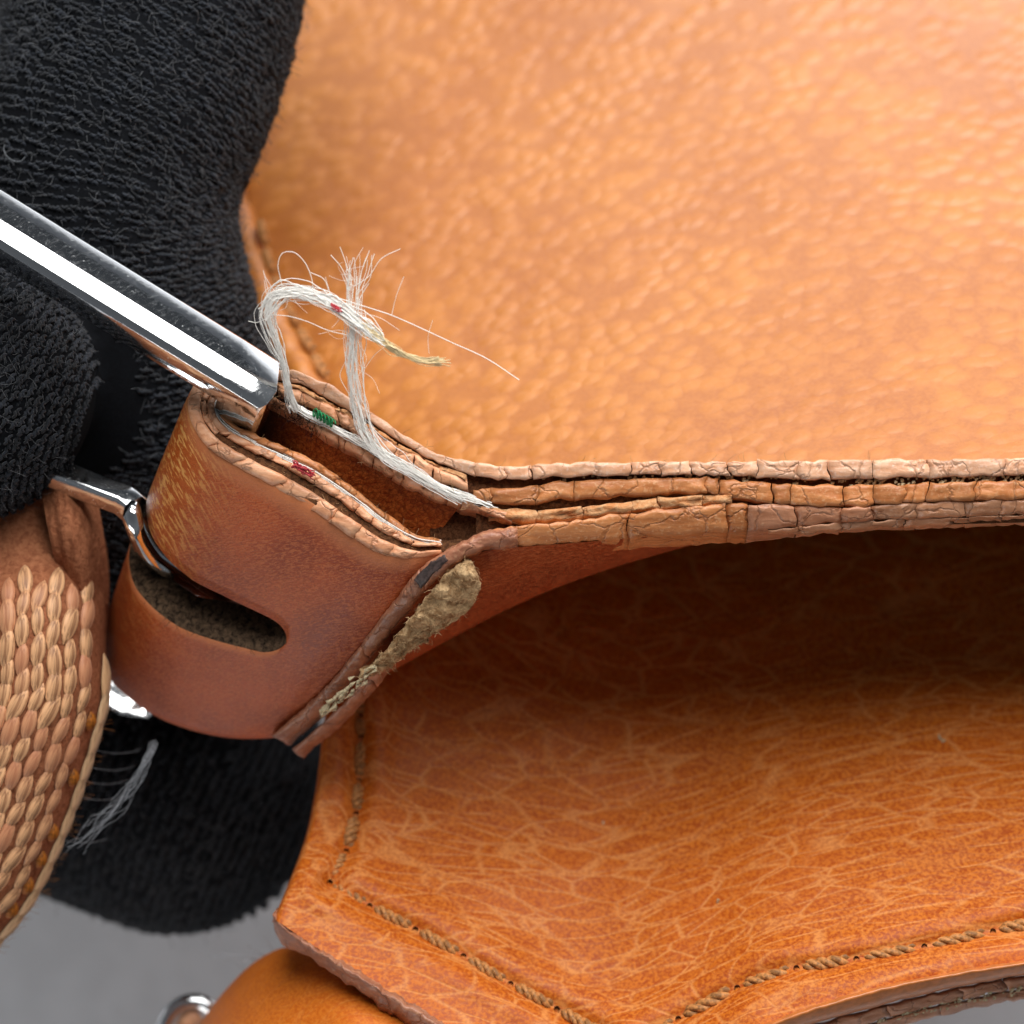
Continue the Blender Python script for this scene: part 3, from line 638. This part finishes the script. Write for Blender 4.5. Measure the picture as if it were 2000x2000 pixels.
strays = [
    ([(553, 570, 4.6), (548, 545, 5), (543, 515, 5.4), (552, 494, 5.6), (572, 492, 5.6), (592, 508, 5.4), (605, 532, 5.2), (611, 558, 5), (609, 580, 5)], .02),
    ([(606, 532, 5.2), (632, 545, 5.2), (645, 572, 5.2), (662, 592, 5.2)], .018),
    ([(528, 582, 4), (522, 560, 4.2), (514, 528, 4.4)], .016), ([(520, 622, 3.8), (500, 630, 3.8), (485, 627, 3.8)], .016),
    ([(530, 615, 4), (560, 617, 4.4), (600, 628, 4.6), (640, 645, 4.8), (680, 655, 4.8)], .02),
    ([(640, 575, 5.4), (700, 595, 5.5), (760, 614, 5.4), (820, 640, 5), (880, 668, 4.6), (950, 700, 4.2), (1014, 742, 3.8)], .026),
    ([(690, 560, 4.6), (720, 540, 4.8), (745, 505, 5), (782, 486, 5.2)], .02), ([(700, 572, 4.8), (722, 545, 5), (726, 498, 5.2)], .018),
    ([(765, 615, 5), (775, 575, 5.2), (789, 540, 5.4)], .016), ([(697, 570, 4.6), (715, 530, 4.8), (718, 508, 5)], .018), ([(684, 565, 4.6), (665, 520, 4.8), (646, 498, 5)], .02),
    ([(688, 560, 4.6), (676, 515, 4.8), (664, 482, 5)], .018), ([(700, 800, 2), (676, 760, 2.4), (664, 735, 2.6), (676, 700, 3), (674, 660, 3.6)], .016),
    ([(712, 720, 3.2), (735, 690, 3.6), (760, 672, 3.8)], .014), ([(700, 610, 4.6), (740, 620, 4.8), (780, 645, 4.8)], .014), ([(838, 690, 4.8), (836, 660, 5), (845, 625, 5.2)], .012)]
for _ in range(34):
    bx, by, bz = random.choice([(690, 600, 4.4), (695, 660, 4), (700, 720, 3.2), (560, 580, 4.6), (620, 585, 5), (660, 605, 5.2), (740, 660, 5.2), (690, 550, 4.6)]); a_ = random.uniform(0, 6.28); L_ = random.uniform(18, 75)
    strays.append(([(bx + random.gauss(0, 6), by + random.gauss(0, 6), bz), (bx + L_*.5*math.cos(a_) + random.gauss(0, 8), by + L_*.5*math.sin(a_) + random.gauss(0, 8), bz + .4), (bx + L_*math.cos(a_ + random.gauss(0, .3)), by + L_*math.sin(a_) + random.gauss(0, 10), bz + random.uniform(0, 1))], random.uniform(.007, .012)))
ls = [PT(curve(p, 24)) for p, _ in strays]; rs = [r for _, r in strays]
th = tubes('loose_thread', l1 + l1b + l2 + lt + lf + ls, r1 + r1b + r2 + rt + rf + rs, M['thread'], bag, 4, label='frayed white sewing thread sticking up from the loop')
ly, ry = fibres([(715, 640, 5.6), (745, 666, 5.6), (785, 690, 5.2), (825, 704, 4.8), (872, 706, 4.4)], 30, [9, 7, 5, 5, 9], 1.4, .016, .034, 6, cut=.12)
tubes('thread_tip', ly, ry, M['thread_y'], th, 4, label='yellowed stiff tip of the loose thread')
lr, rr = fibres([(648, 597, 5.75), (656, 602, 5.8), (666, 608, 5.8)], 9, [4, 4, 4], 1, .03, .045, 7)
lr2, rr2 = fibres([(572, 905, .3), (590, 916, .35), (612, 928, .3)], 12, [5, 5, 5], 1.5, .03, .05, 8)
tubes('red_thread', lr + lr2, rr + rr2, M['thread_r'], th, 4, label='small red dyed stretch of thread')
def coil(a, b, n, w_):
    s = np.linspace(0, 1, n*8); p = np.array(a)*(1-s)[:, None] + np.array(b)*s[:, None]; p[:, 1] += w_*np.sin(s*n*2*math.pi); p[:, 0] += w_*.4*np.cos(s*n*2*math.pi); p[:, 2] += .3*np.cos(s*n*2*math.pi); return P(p)
tubes('green_thread', [coil((612, 804, .2), (652, 828, .3), 6, 9), coil((618, 808, .3), (648, 824, .4), 4, 7)], [.05, .04], M['thread_g'], th, 5, label='small coil of green thread')
# stray raw fibres and flecks along the cut edges
cutl = np.concatenate([curve(A_up, 300)[150:], curve(A2_lo, 120), curve(A3_up, 120), curve(A3_lo, 120), curve(lay(.45), 120), curve(lay(.9), 120)])
tubes('edge_fibre', hl := hairs(260, lambda: cutl[random.randrange(len(cutl))] + np.array([0, 0, .2]), .2, .7, .6, 1.0, 4), [.012]*len(hl), M['suede'], bag, 3, kind='stuff')
blk = curve([(545, 775, -1.2), (580, 800, -.8), (625, 830, -.6)], 50)
tubes('black_fuzz', hl := hairs(260, lambda: blk[random.randrange(50)] + np.array([random.gauss(0, 10), random.gauss(6, 10), random.uniform(-.8, .3)]), .3, .9, .6, 1.2), [.014]*len(hl), M['glove'], bag, 3, kind='stuff')

# ------------------------------------------------------------------ chrome buckle
buckle = thing('buckle', 'polished chrome strap buckle with a square bar passing through the leather loop', 'buckle', Vector(P(np.array([330, 1350, -18]))))
def sweep(name, pts, prof, parent, mat, ups=None):
    """profile (n x 2, mm) along 3d points (metres) with mitred corners"""
    pts = np.asarray(pts); n = len(pts); rings = []
    seg = np.diff(pts, axis=0); seg /= np.linalg.norm(seg, axis=1)[:, None]
    up = np.array(ups if ups is not None else (0, 0, 1.0))
    s0 = np.cross(seg[0], up); s0 /= np.linalg.norm(s0); b0 = np.cross(s0, seg[0])
    for i in range(n):
        if i == 0: r = pts[0] + (prof[:, :1]*s0 + prof[:, 1:]*b0)*MM; nrm = seg[0]
        else:
            d = seg[i-1]; nrm = d if i == n-1 else (seg[i-1] + seg[i]); nrm = nrm/np.linalg.norm(nrm)
            dist = ((pts[i] - rings[-1]) @ nrm)/(d @ nrm); r = rings[-1] + dist[:, None]*d
        rings.append(r)
    k = len(prof); V = np.concatenate(rings); F = []
    for i in range(n-1):
        for j in range(k): F.append((i*k+j, i*k+(j+1) % k, (i+1)*k+(j+1) % k, (i+1)*k+j))
    F.append(tuple(range(k))[::-1]); F.append(tuple((n-1)*k + j for j in range(k)))
    me = mesh(name, V, F); o = link(name, me, mat, parent)
    return o
def rprof(w_, h_, r, n=5):
    out = []
    for cx, cy, a0 in ((w_/2-r, h_/2-r, 0), (-w_/2+r, h_/2-r, 90), (-w_/2+r, -h_/2+r, 180), (w_/2-r, -h_/2+r, 270)):
        for k in range(n+1):
            a = math.radians(a0 + 90*k/n); out.append((cx + r*math.cos(a), cy + r*math.sin(a)))
    return np.array(out)
# domed bar: facets meeting in a soft ridge
prof = .98*np.array([(-2.15, -.8), (-2.1, -.5), (-1.4, .3), (-.58, 1.2), (-.1, 1.42), (.4, 1.6), (.85, 1.48), (1.2, .88), (1.52, .2), (1.8, -.5), (1.8, -1.0), (1.2, -1.35), (.0, -1.5), (-1.4, -1.3)])[::-1]
def rail(cpts): return [P(np.array(p, float)) for p in cpts]
corner = np.array([486, 752, .6])
fr = rail([(-420, 190, 1.5), (-150, 358, 1.4), (150, 544, 1.2), (330, 655, .9), (440, 723, .7), (497, 759, .4), (476, 822, -3.4), (400, 1030, -10), (345, 1200, -15.5), (320, 1290, -18.4), (305, 1330, -19.8), (285, 1356, -20.6), (255, 1352, -20.8), (120, 1270, -20.8), (-420, 940, -20.8)])
frame = sweep('frame', np.array(fr), prof, buckle, M['chrome'])
m = frame.modifiers.new('soft', 'BEVEL'); m.width = .22*MM; m.segments = 3; m.limit_method = 'ANGLE'; m.angle_limit = math.radians(15)
tong = rail([(20, 880, -8.8), (110, 925, -8.2), (190, 958, -7.6), (240, 976, -7.2), (268, 1000, -7.0), (278, 1030, -7.6), (292, 1068, -8.8), (325, 1108, -10.2), (370, 1140, -11.6), (430, 1172, -13.6), (500, 1200, -16)])
tg = sweep('tongue', np.array(tong), rprof(1.6, 1.4, .2, 4), buckle, M['chrome'], (0.1, .75, .6))
# end of the tongue curled over the bar
cu = rail([(262, 985, -5.6), (258, 1004, -5.2), (264, 1028, -5.6), (276, 1056, -6.6), (298, 1088, -7.8), (335, 1118, -9.0), (375, 1144, -10.4), (415, 1166, -12)])
tubes('tongue_curl', [curve(np.array(cu)*1000, 24)/1000], [np.concatenate([[.35, .55], np.linspace(.62, .58, 20), [.6, .4]])], M['chrome'], buckle, 12)

ring2 = thing('metal_ring', 'small dark chrome ring peeking out beside the lower gusset', 'ring', Vector(P(np.array([370, 2030, -30]))))
a = np.linspace(-.3, math.pi + .3, 40)
tubes('ring', [P(np.stack([378 + 58*np.cos(a), 2022 - 66*np.sin(a), np.full(40, -28.)], -1))], [.55], M['chrome'], ring2, 14)
tubes('tab', [P(curve([(352, 2080, -29.5), (360, 2020, -29), (372, 1990, -28.6), (385, 1978, -28.8)], 16))], [np.linspace(1.0, .7, 16)], M['edge_peach'], ring2, 10)

# ------------------------------------------------------------------ woven strap
strap = thing('woven_strap', 'woven tan cord strap threaded through the buckle', 'strap', Vector(P(np.array([40, 1800, -20]))))
Rr = [(188, 930, -14), (205, 1040, -13.5), (214, 1150, -13), (208, 1260, -12.5), (208, 1370, -12.5), (188, 1450, -12.5), (152, 1562, -13), (108, 1672, -13.5), (58, 1768, -14), (-6, 1846, -14.5), (-120, 1960, -15)]
Rc = curve(Rr, 60); W = 420
tn = np.gradient(Rc[:, :2], axis=0); tn /= np.linalg.norm(tn, axis=1)[:, None]; nrm = np.stack([-tn[:, 1], tn[:, 0]], 1)
nrm = nrm * np.sign(-nrm[:, :1]); nrm = nrm*.35 + np.array([[-.93, -.18]])*.65; nrm /= np.linalg.norm(nrm, axis=1)[:, None]
us = np.linspace(0, 1, 40)
def strap_pt(i_f, u_):
    i0 = int(min(max(i_f, 0), 58)); f = i_f - i0; r = Rc[i0]*(1-f) + Rc[i0+1]*f; nn = nrm[i0]*(1-f) + nrm[i0+1]*f
    p = np.zeros(3); p[:2] = r[:2] + nn*W*u_; rise = 1-(1-min(1, u_/.42))**2
    p[2] = r[2] + 7.5*math.sqrt(max(0, rise)) - 2.5*max(0, u_-.45)
    p[2] -= 3.2*math.exp(-((p[1]-1010)/120)**2)
    return p
G = np.array([[strap_pt(i, u_) for u_ in us] for i in np.linspace(0, 59, 90)])
for k in range(90):
    for j in range(40): G[k, j, 2] += .12*fbm(G[k, j, 0]*.05, G[k, j, 1]*.05, 4)
under = [G[:, :1] + np.array([-4, 0, -1.2]), G[:, :1] + np.array([-40, -10, -3.0])]
G = np.concatenate(under[::-1] + [G], 1)
web = sheet('webbing', P(G), M['strap'], strap)
def leaf(L, Wd, H, ridges, name, mat):
    nu, nv = 9, 2*ridges + 1; V = []
    for i in range(nu):
        s = -1 + 2*i/(nu-1); wd = Wd/2*(1-abs(s)**1.9)**.8 + .01
        for j in range(nv):
            q = -1 + 2*j/(nv-1); h = H*(1-abs(s)**2.2)*(1-abs(q)**2.2)*.8 + (.085 if j % 2 else -.06)*(1-abs(s)**2) - .12*abs(s)**4
            V.append((s*L/2, q*wd + .1*s*s*0, h))
    me = mesh(name, np.array(V)*MM, gridfaces(nu, nv)); me.materials.append(mat); me.polygons.foreach_set('use_smooth', np.ones(len(me.polygons), bool)); return me
LEAF = leaf(2.5, .92, .38, 4, 'strap_stitch', M['stitch']); LEAFE = leaf(3.6, 1.1, .34, 4, 'strap_stitch', M['strapedge']); LEAFB = leaf(1.3, .85, .35, 3, 'brown_stitch', M['brown'])
from mathutils import Matrix
def put(me, name, i_f, u_, ang, scale=1.0, lift=.12):
    p = strap_pt(i_f, u_); a = P(p); b = P(strap_pt(min(i_f+.8, 59), u_)); c = P(strap_pt(i_f, u_+.02))
    tx = b-a; ty = c-a; nn = np.cross(tx, ty); nn *= np.sign(nn[2]); nn /= np.linalg.norm(nn)
    ex = tx/np.linalg.norm(tx); ey = np.cross(nn, ex); d = ex*math.cos(ang) + ey*math.sin(ang); e = np.cross(nn, d)
    m = Matrix((Vector(d)*scale, Vector(e)*scale, Vector(nn)*scale)).transposed().to_4x4(); m.translation = Vector(a + nn*lift*MM)
    o = link(name, me, None, strap); o.matrix_basis = m; return o
SLANT = -.08
for cidx in range(13):
    u_ = .11 + cidx*.072
    i_f = 12 + (.5 if cidx % 2 else 0)*2.8 + random.uniform(-.2, .2)
    while i_f < 58:
        p = strap_pt(i_f, u_)
        if -60 < p[0] < 240 and 1040 < p[1] < 1900: put(LEAF, 'strap_stitch', i_f + random.uniform(-.12, .12), u_ + random.uniform(-.005, .005), SLANT + random.uniform(-.16, .16), random.uniform(.85, 1.15))
        i_f += 2.8 if p[1] > 1200 else 2.5
i_f = 18.0; k = 0
while i_f < 58:
    p = strap_pt(i_f, .02)
    if p[1] < 1930 and p[1] > 1280:
        put(LEAFE, 'strap_stitch', i_f, .022, .05 + random.uniform(-.05, .05), random.uniform(.95, 1.05), .15)
        if k % 2 == 0 or random.random() < .3: put(LEAFB, 'brown_stitch', i_f + 1.4, .066, .2, 1.0, .22)
    i_f += 3.0; k += 1
# smooth folded end of the strap tucked under the thumb
fo = coons([(80, 955, -9), (130, 945, -8.5), (186, 950, -11)], [(120, 1150, -9.5), (170, 1175, -9), (213, 1180, -12)], [(80, 955, -9), (95, 1040, -7.6), (120, 1150, -9.5)], [(186, 950, -11), (205, 1060, -10.6), (213, 1180, -12)], 24, 30)
for i in range(24):
    for j in range(30): fo[i, j, 2] += .5*math.sin(math.pi*i/23) + .25*fbm(fo[i, j, 0]*.08, fo[i, j, 1]*.012, 2) + .2*math.sin(i*1.3)*.3
sheet('fold', P(fo), M['strap'], strap)
edge_pts = curve(Rr, 300)[120:]
tubes('strap_fibre', hl := [P(np.array([p, p + [random.uniform(8, 16), random.uniform(-3, 5), .3], p + [random.uniform(16, 34), random.uniform(-6, 8), .5]])) for p in (edge_pts[random.randrange(len(edge_pts))] + np.array([-6, 0, .4]) for _ in range(90))], [.012]*90, M['cord'], strap, 3, kind='stuff')

# stray white fibres hanging between strap and glove
wl, wr = fibres([(305, 1448, -12), (285, 1490, -11), (262, 1535, -11), (225, 1580, -11), (180, 1625, -11), (135, 1672, -11)], 15, [5, 9, 13, 17, 22, 24], 4, .008, .015, 9, cut=.35)
for y in (1465, 1498, 1525, 1556, 1640):
    x0 = 205 - max(0, (y-1440))*.38; wl.append(P(curve([(x0-10, y, -13), (x0+25, y+6, -14), (x0+60, y+4, -16), (x0+80, y-2, -17)], 14))); wr.append(.013)
lint = tubes('stray_fibres', wl, wr, M['lint'], None, 3)
lint['label'] = 'wisp of loose white fibres hanging between the woven strap and the glove'; lint['category'] = 'fibres'
tubes('gusset_lint', [P(curve(p, 10)) for p in ([(505, 1882, -20), (485, 1868, -19.6), (460, 1866, -19.4), (430, 1862, -19.4)], [(520, 1872, -20), (500, 1858, -19.6), (484, 1846, -19.4)], [(534, 1858, -20), (524, 1842, -19.6), (516, 1828, -19.4)], [(478, 1895, -20.5), (450, 1876, -20), (410, 1866, -20)], [(512, 1876, -20), (490, 1872, -19.6), (474, 1880, -19.4)], [(525, 1868, -20), (505, 1862, -19.5), (490, 1862, -19.4)])], [.03, .025, .02, .02, .035, .03], M['lint'], bag, 3, kind='stuff')

# ------------------------------------------------------------------ gloved hand
hand = thing('gloved_hand', 'hand in a black knitted cotton glove holding the buckle from behind', 'hand', Vector(P(np.array([100, 700, -40]))))
class Limb:
    def __init__(s, pts, tip=True, n=90):
        c = curve([(p[0], p[1], p[2]) for p in pts], n); r = curve([(p[0], p[1], p[3]) for p in pts], n)[:, 2]
        s.c = P(c)*1000; s.r = r.copy()
        d = np.r_[0, np.cumsum(np.linalg.norm(np.diff(s.c, axis=0), axis=1))]; s.d = d
        if tip:
            rem = d[-1] - d; R = r[-1]; s.r = np.where(rem < R, r*np.sqrt(np.clip(1-(1-rem/R)**2, 0.0004, 1)), r)
        t = np.gradient(s.c, axis=0); s.t = t/np.linalg.norm(t, axis=1)[:, None]
        sd = np.cross(s.t, np.array([0, 0, 1.0])); s.s = sd/np.linalg.norm(sd, axis=1)[:, None]; s.b = np.cross(s.s, s.t)
    def at(s, dist, ang):
        f = np.interp(dist, s.d, np.arange(len(s.d))); g = lambda A: np.array([np.interp(f, np.arange(len(s.d)), A[:, k]) for k in range(3)])
        c, r = g(s.c), np.interp(f, np.arange(len(s.d)), s.r); n = g(s.s)*math.cos(ang) + g(s.b)*math.sin(ang)
        return c + n*r, n/np.linalg.norm(n), g(s.t), r
    def inside(s, p, m=.25):
        d = np.linalg.norm(s.c - p, axis=1) - s.r; return d.min() < -m
    def verts(s, k=40):
        a = np.arange(k)*2*math.pi/k
        return s.c[:, None] + (s.s[:, None]*np.cos(a)[None, :, None] + s.b[:, None]*np.sin(a)[None, :, None])*s.r[:, None, None]
limbs = [
    Limb([(330, -520, -22, 10.2), (322, -200, -20, 9.8), (300, 0, -18.5, 9.6), (255, 180, -17.5, 9.2), (208, 330, -17, 8.8), (196, 430, -17.2, 8.8), (214, 540, -18, 8.8), (255, 680, -19.5, 8.8), (300, 860, -22, 8.8), (330, 1060, -25, 8.8), (350, 1300, -29, 8.8)]),
    Limb([(-420, 640, -9.5, 9.4), (-250, 690, -9.3, 9.2), (-100, 740, -9.2, 8.7), (40, 790, -9.4, 8.3), (176, 832, -9.8, 7.6)]),
    Limb([(-420, 1250, -40, 11), (-150, 1330, -39, 11), (100, 1430, -37, 11), (330, 1520, -36, 10.8), (618, 1640, -36, 10.2)]),
    Limb([(-150, -520, -34, 15), (-120, -100, -33, 15), (-120, 350, -33, 15), (-80, 800, -34, 15), (40, 1250, -38, 12), (150, 1500, -40, 10)]),
]
VV, FF, off = [], [], 0
for L_ in limbs:
    X = L_.verts(); n, k = X.shape[:2]; VV.append(X.reshape(-1, 3)*MM)
    for i in range(n-1):
        for j in range(k): FF.append((off+i*k+j, off+i*k+(j+1) % k, off+(i+1)*k+(j+1) % k, off+(i+1)*k+j))
    FF.append(tuple(off+j for j in range(k))[::-1]); FF.append(tuple(off+(n-1)*k+j for j in range(k))); off += n*k
gl = link('glove', mesh('glove', np.concatenate(VV), FF), M['glove'], hand)
rm = gl.modifiers.new('one_surface', 'REMESH'); rm.mode = 'VOXEL'; rm.voxel_size = .5*MM; rm.use_smooth_shade = True
ln, rad, hs, hr = [], [], [], []
for li, L_ in enumerate(limbs):
    row = .0; rs_ = (.43, .42, .6, .6)[li]; wd = (.6, .56, .8, .8)[li]
    while row < L_.d[-1]-.3:
        r0 = np.interp(row, L_.d, L_.r); cnt = max(6, int(2*math.pi*r0/wd))
        for c_ in range(cnt):
            ang = 2*math.pi*(c_ + .5*(int(row/rs_) % 2)*0)/cnt
            if math.sin(ang) < -.35: continue
            p, n, t_, r_ = L_.at(row, ang)
            k = PX*(CAM_H - p[2])/CAM_H; px, py = p[0]/k + 1000, 1000 - p[1]/k
            if not (-260 < px < 760 and -200 < py < 1960): continue
            if any(o is not L_ and o.inside(p) for o in limbs): continue
            cv = np.cross(n, t_); j0 = rng.normal(size=4)*.075; sc_ = wd*.43
            br = .5*(int(round(row/rs_)) % 2)
            for sgn, offc, hh in ((1, br, .2), (-1, br + .5, .13)):
                pp = p + cv*offc*wd + t_*((0 if sgn > 0 else .5*rs_) + j0[0]) + cv*j0[1]; pts = []; hw = wd*.37
                for s_ in (-1, -.6, 0, .6, 1):
                    pts.append(pp + cv*s_*hw + t_*sgn*(.42*rs_*(1-s_*s_) - .2*rs_) + n*(hh*(1-abs(s_)**3) - .16 + j0[2]*.9))
                ln.append(np.array(pts)*MM); rad.append(np.array([.07, .1, .11, .1, .07])*(1 + j0[3]))
            if random.random() < .8:
                d = n*.5 + cv*random.gauss(0, .9) + t_*random.gauss(0, .9); d /= np.linalg.norm(d); L0 = random.uniform(.4, 1.3); q_ = [p*MM]; cc = rng.normal(size=3)*.6
                for s_ in range(4): d = d + cc*.4 - n*.12; d /= np.linalg.norm(d); q_.append(q_[-1] + d*L0/4*MM)
                hs.append(q_); hr.append(.016)
        row += rs_
tubes('knit_loops', ln, rad, M['yarn'], hand, 4, kind='stuff')
tubes('knit_fuzz', hs, hr, M['yarnfuzz'], hand, 3, kind='stuff')
pale = []
for L0, a0, d0 in ((0, 1.5, 20), (0, 1.1, 31)):
    p, n, t_, r_ = limbs[L0].at(d0, a0); c_ = np.cross(n, t_); k_ = random.uniform(.5, .9); ph = random.uniform(0, 6)
    pale.append(np.array([p + n*.45 + c_*k_*math.cos(ph + a*.9)*(1 + .2*a) + t_*k_*math.sin(ph + a*.9) for a in np.linspace(0, 3.4, 12)])*MM)
tubes('pale_lint', pale, [.012]*len(pale), M['lint'], hand, 3, kind='stuff')
print('loops', len(ln), 'hairs', len(hs))
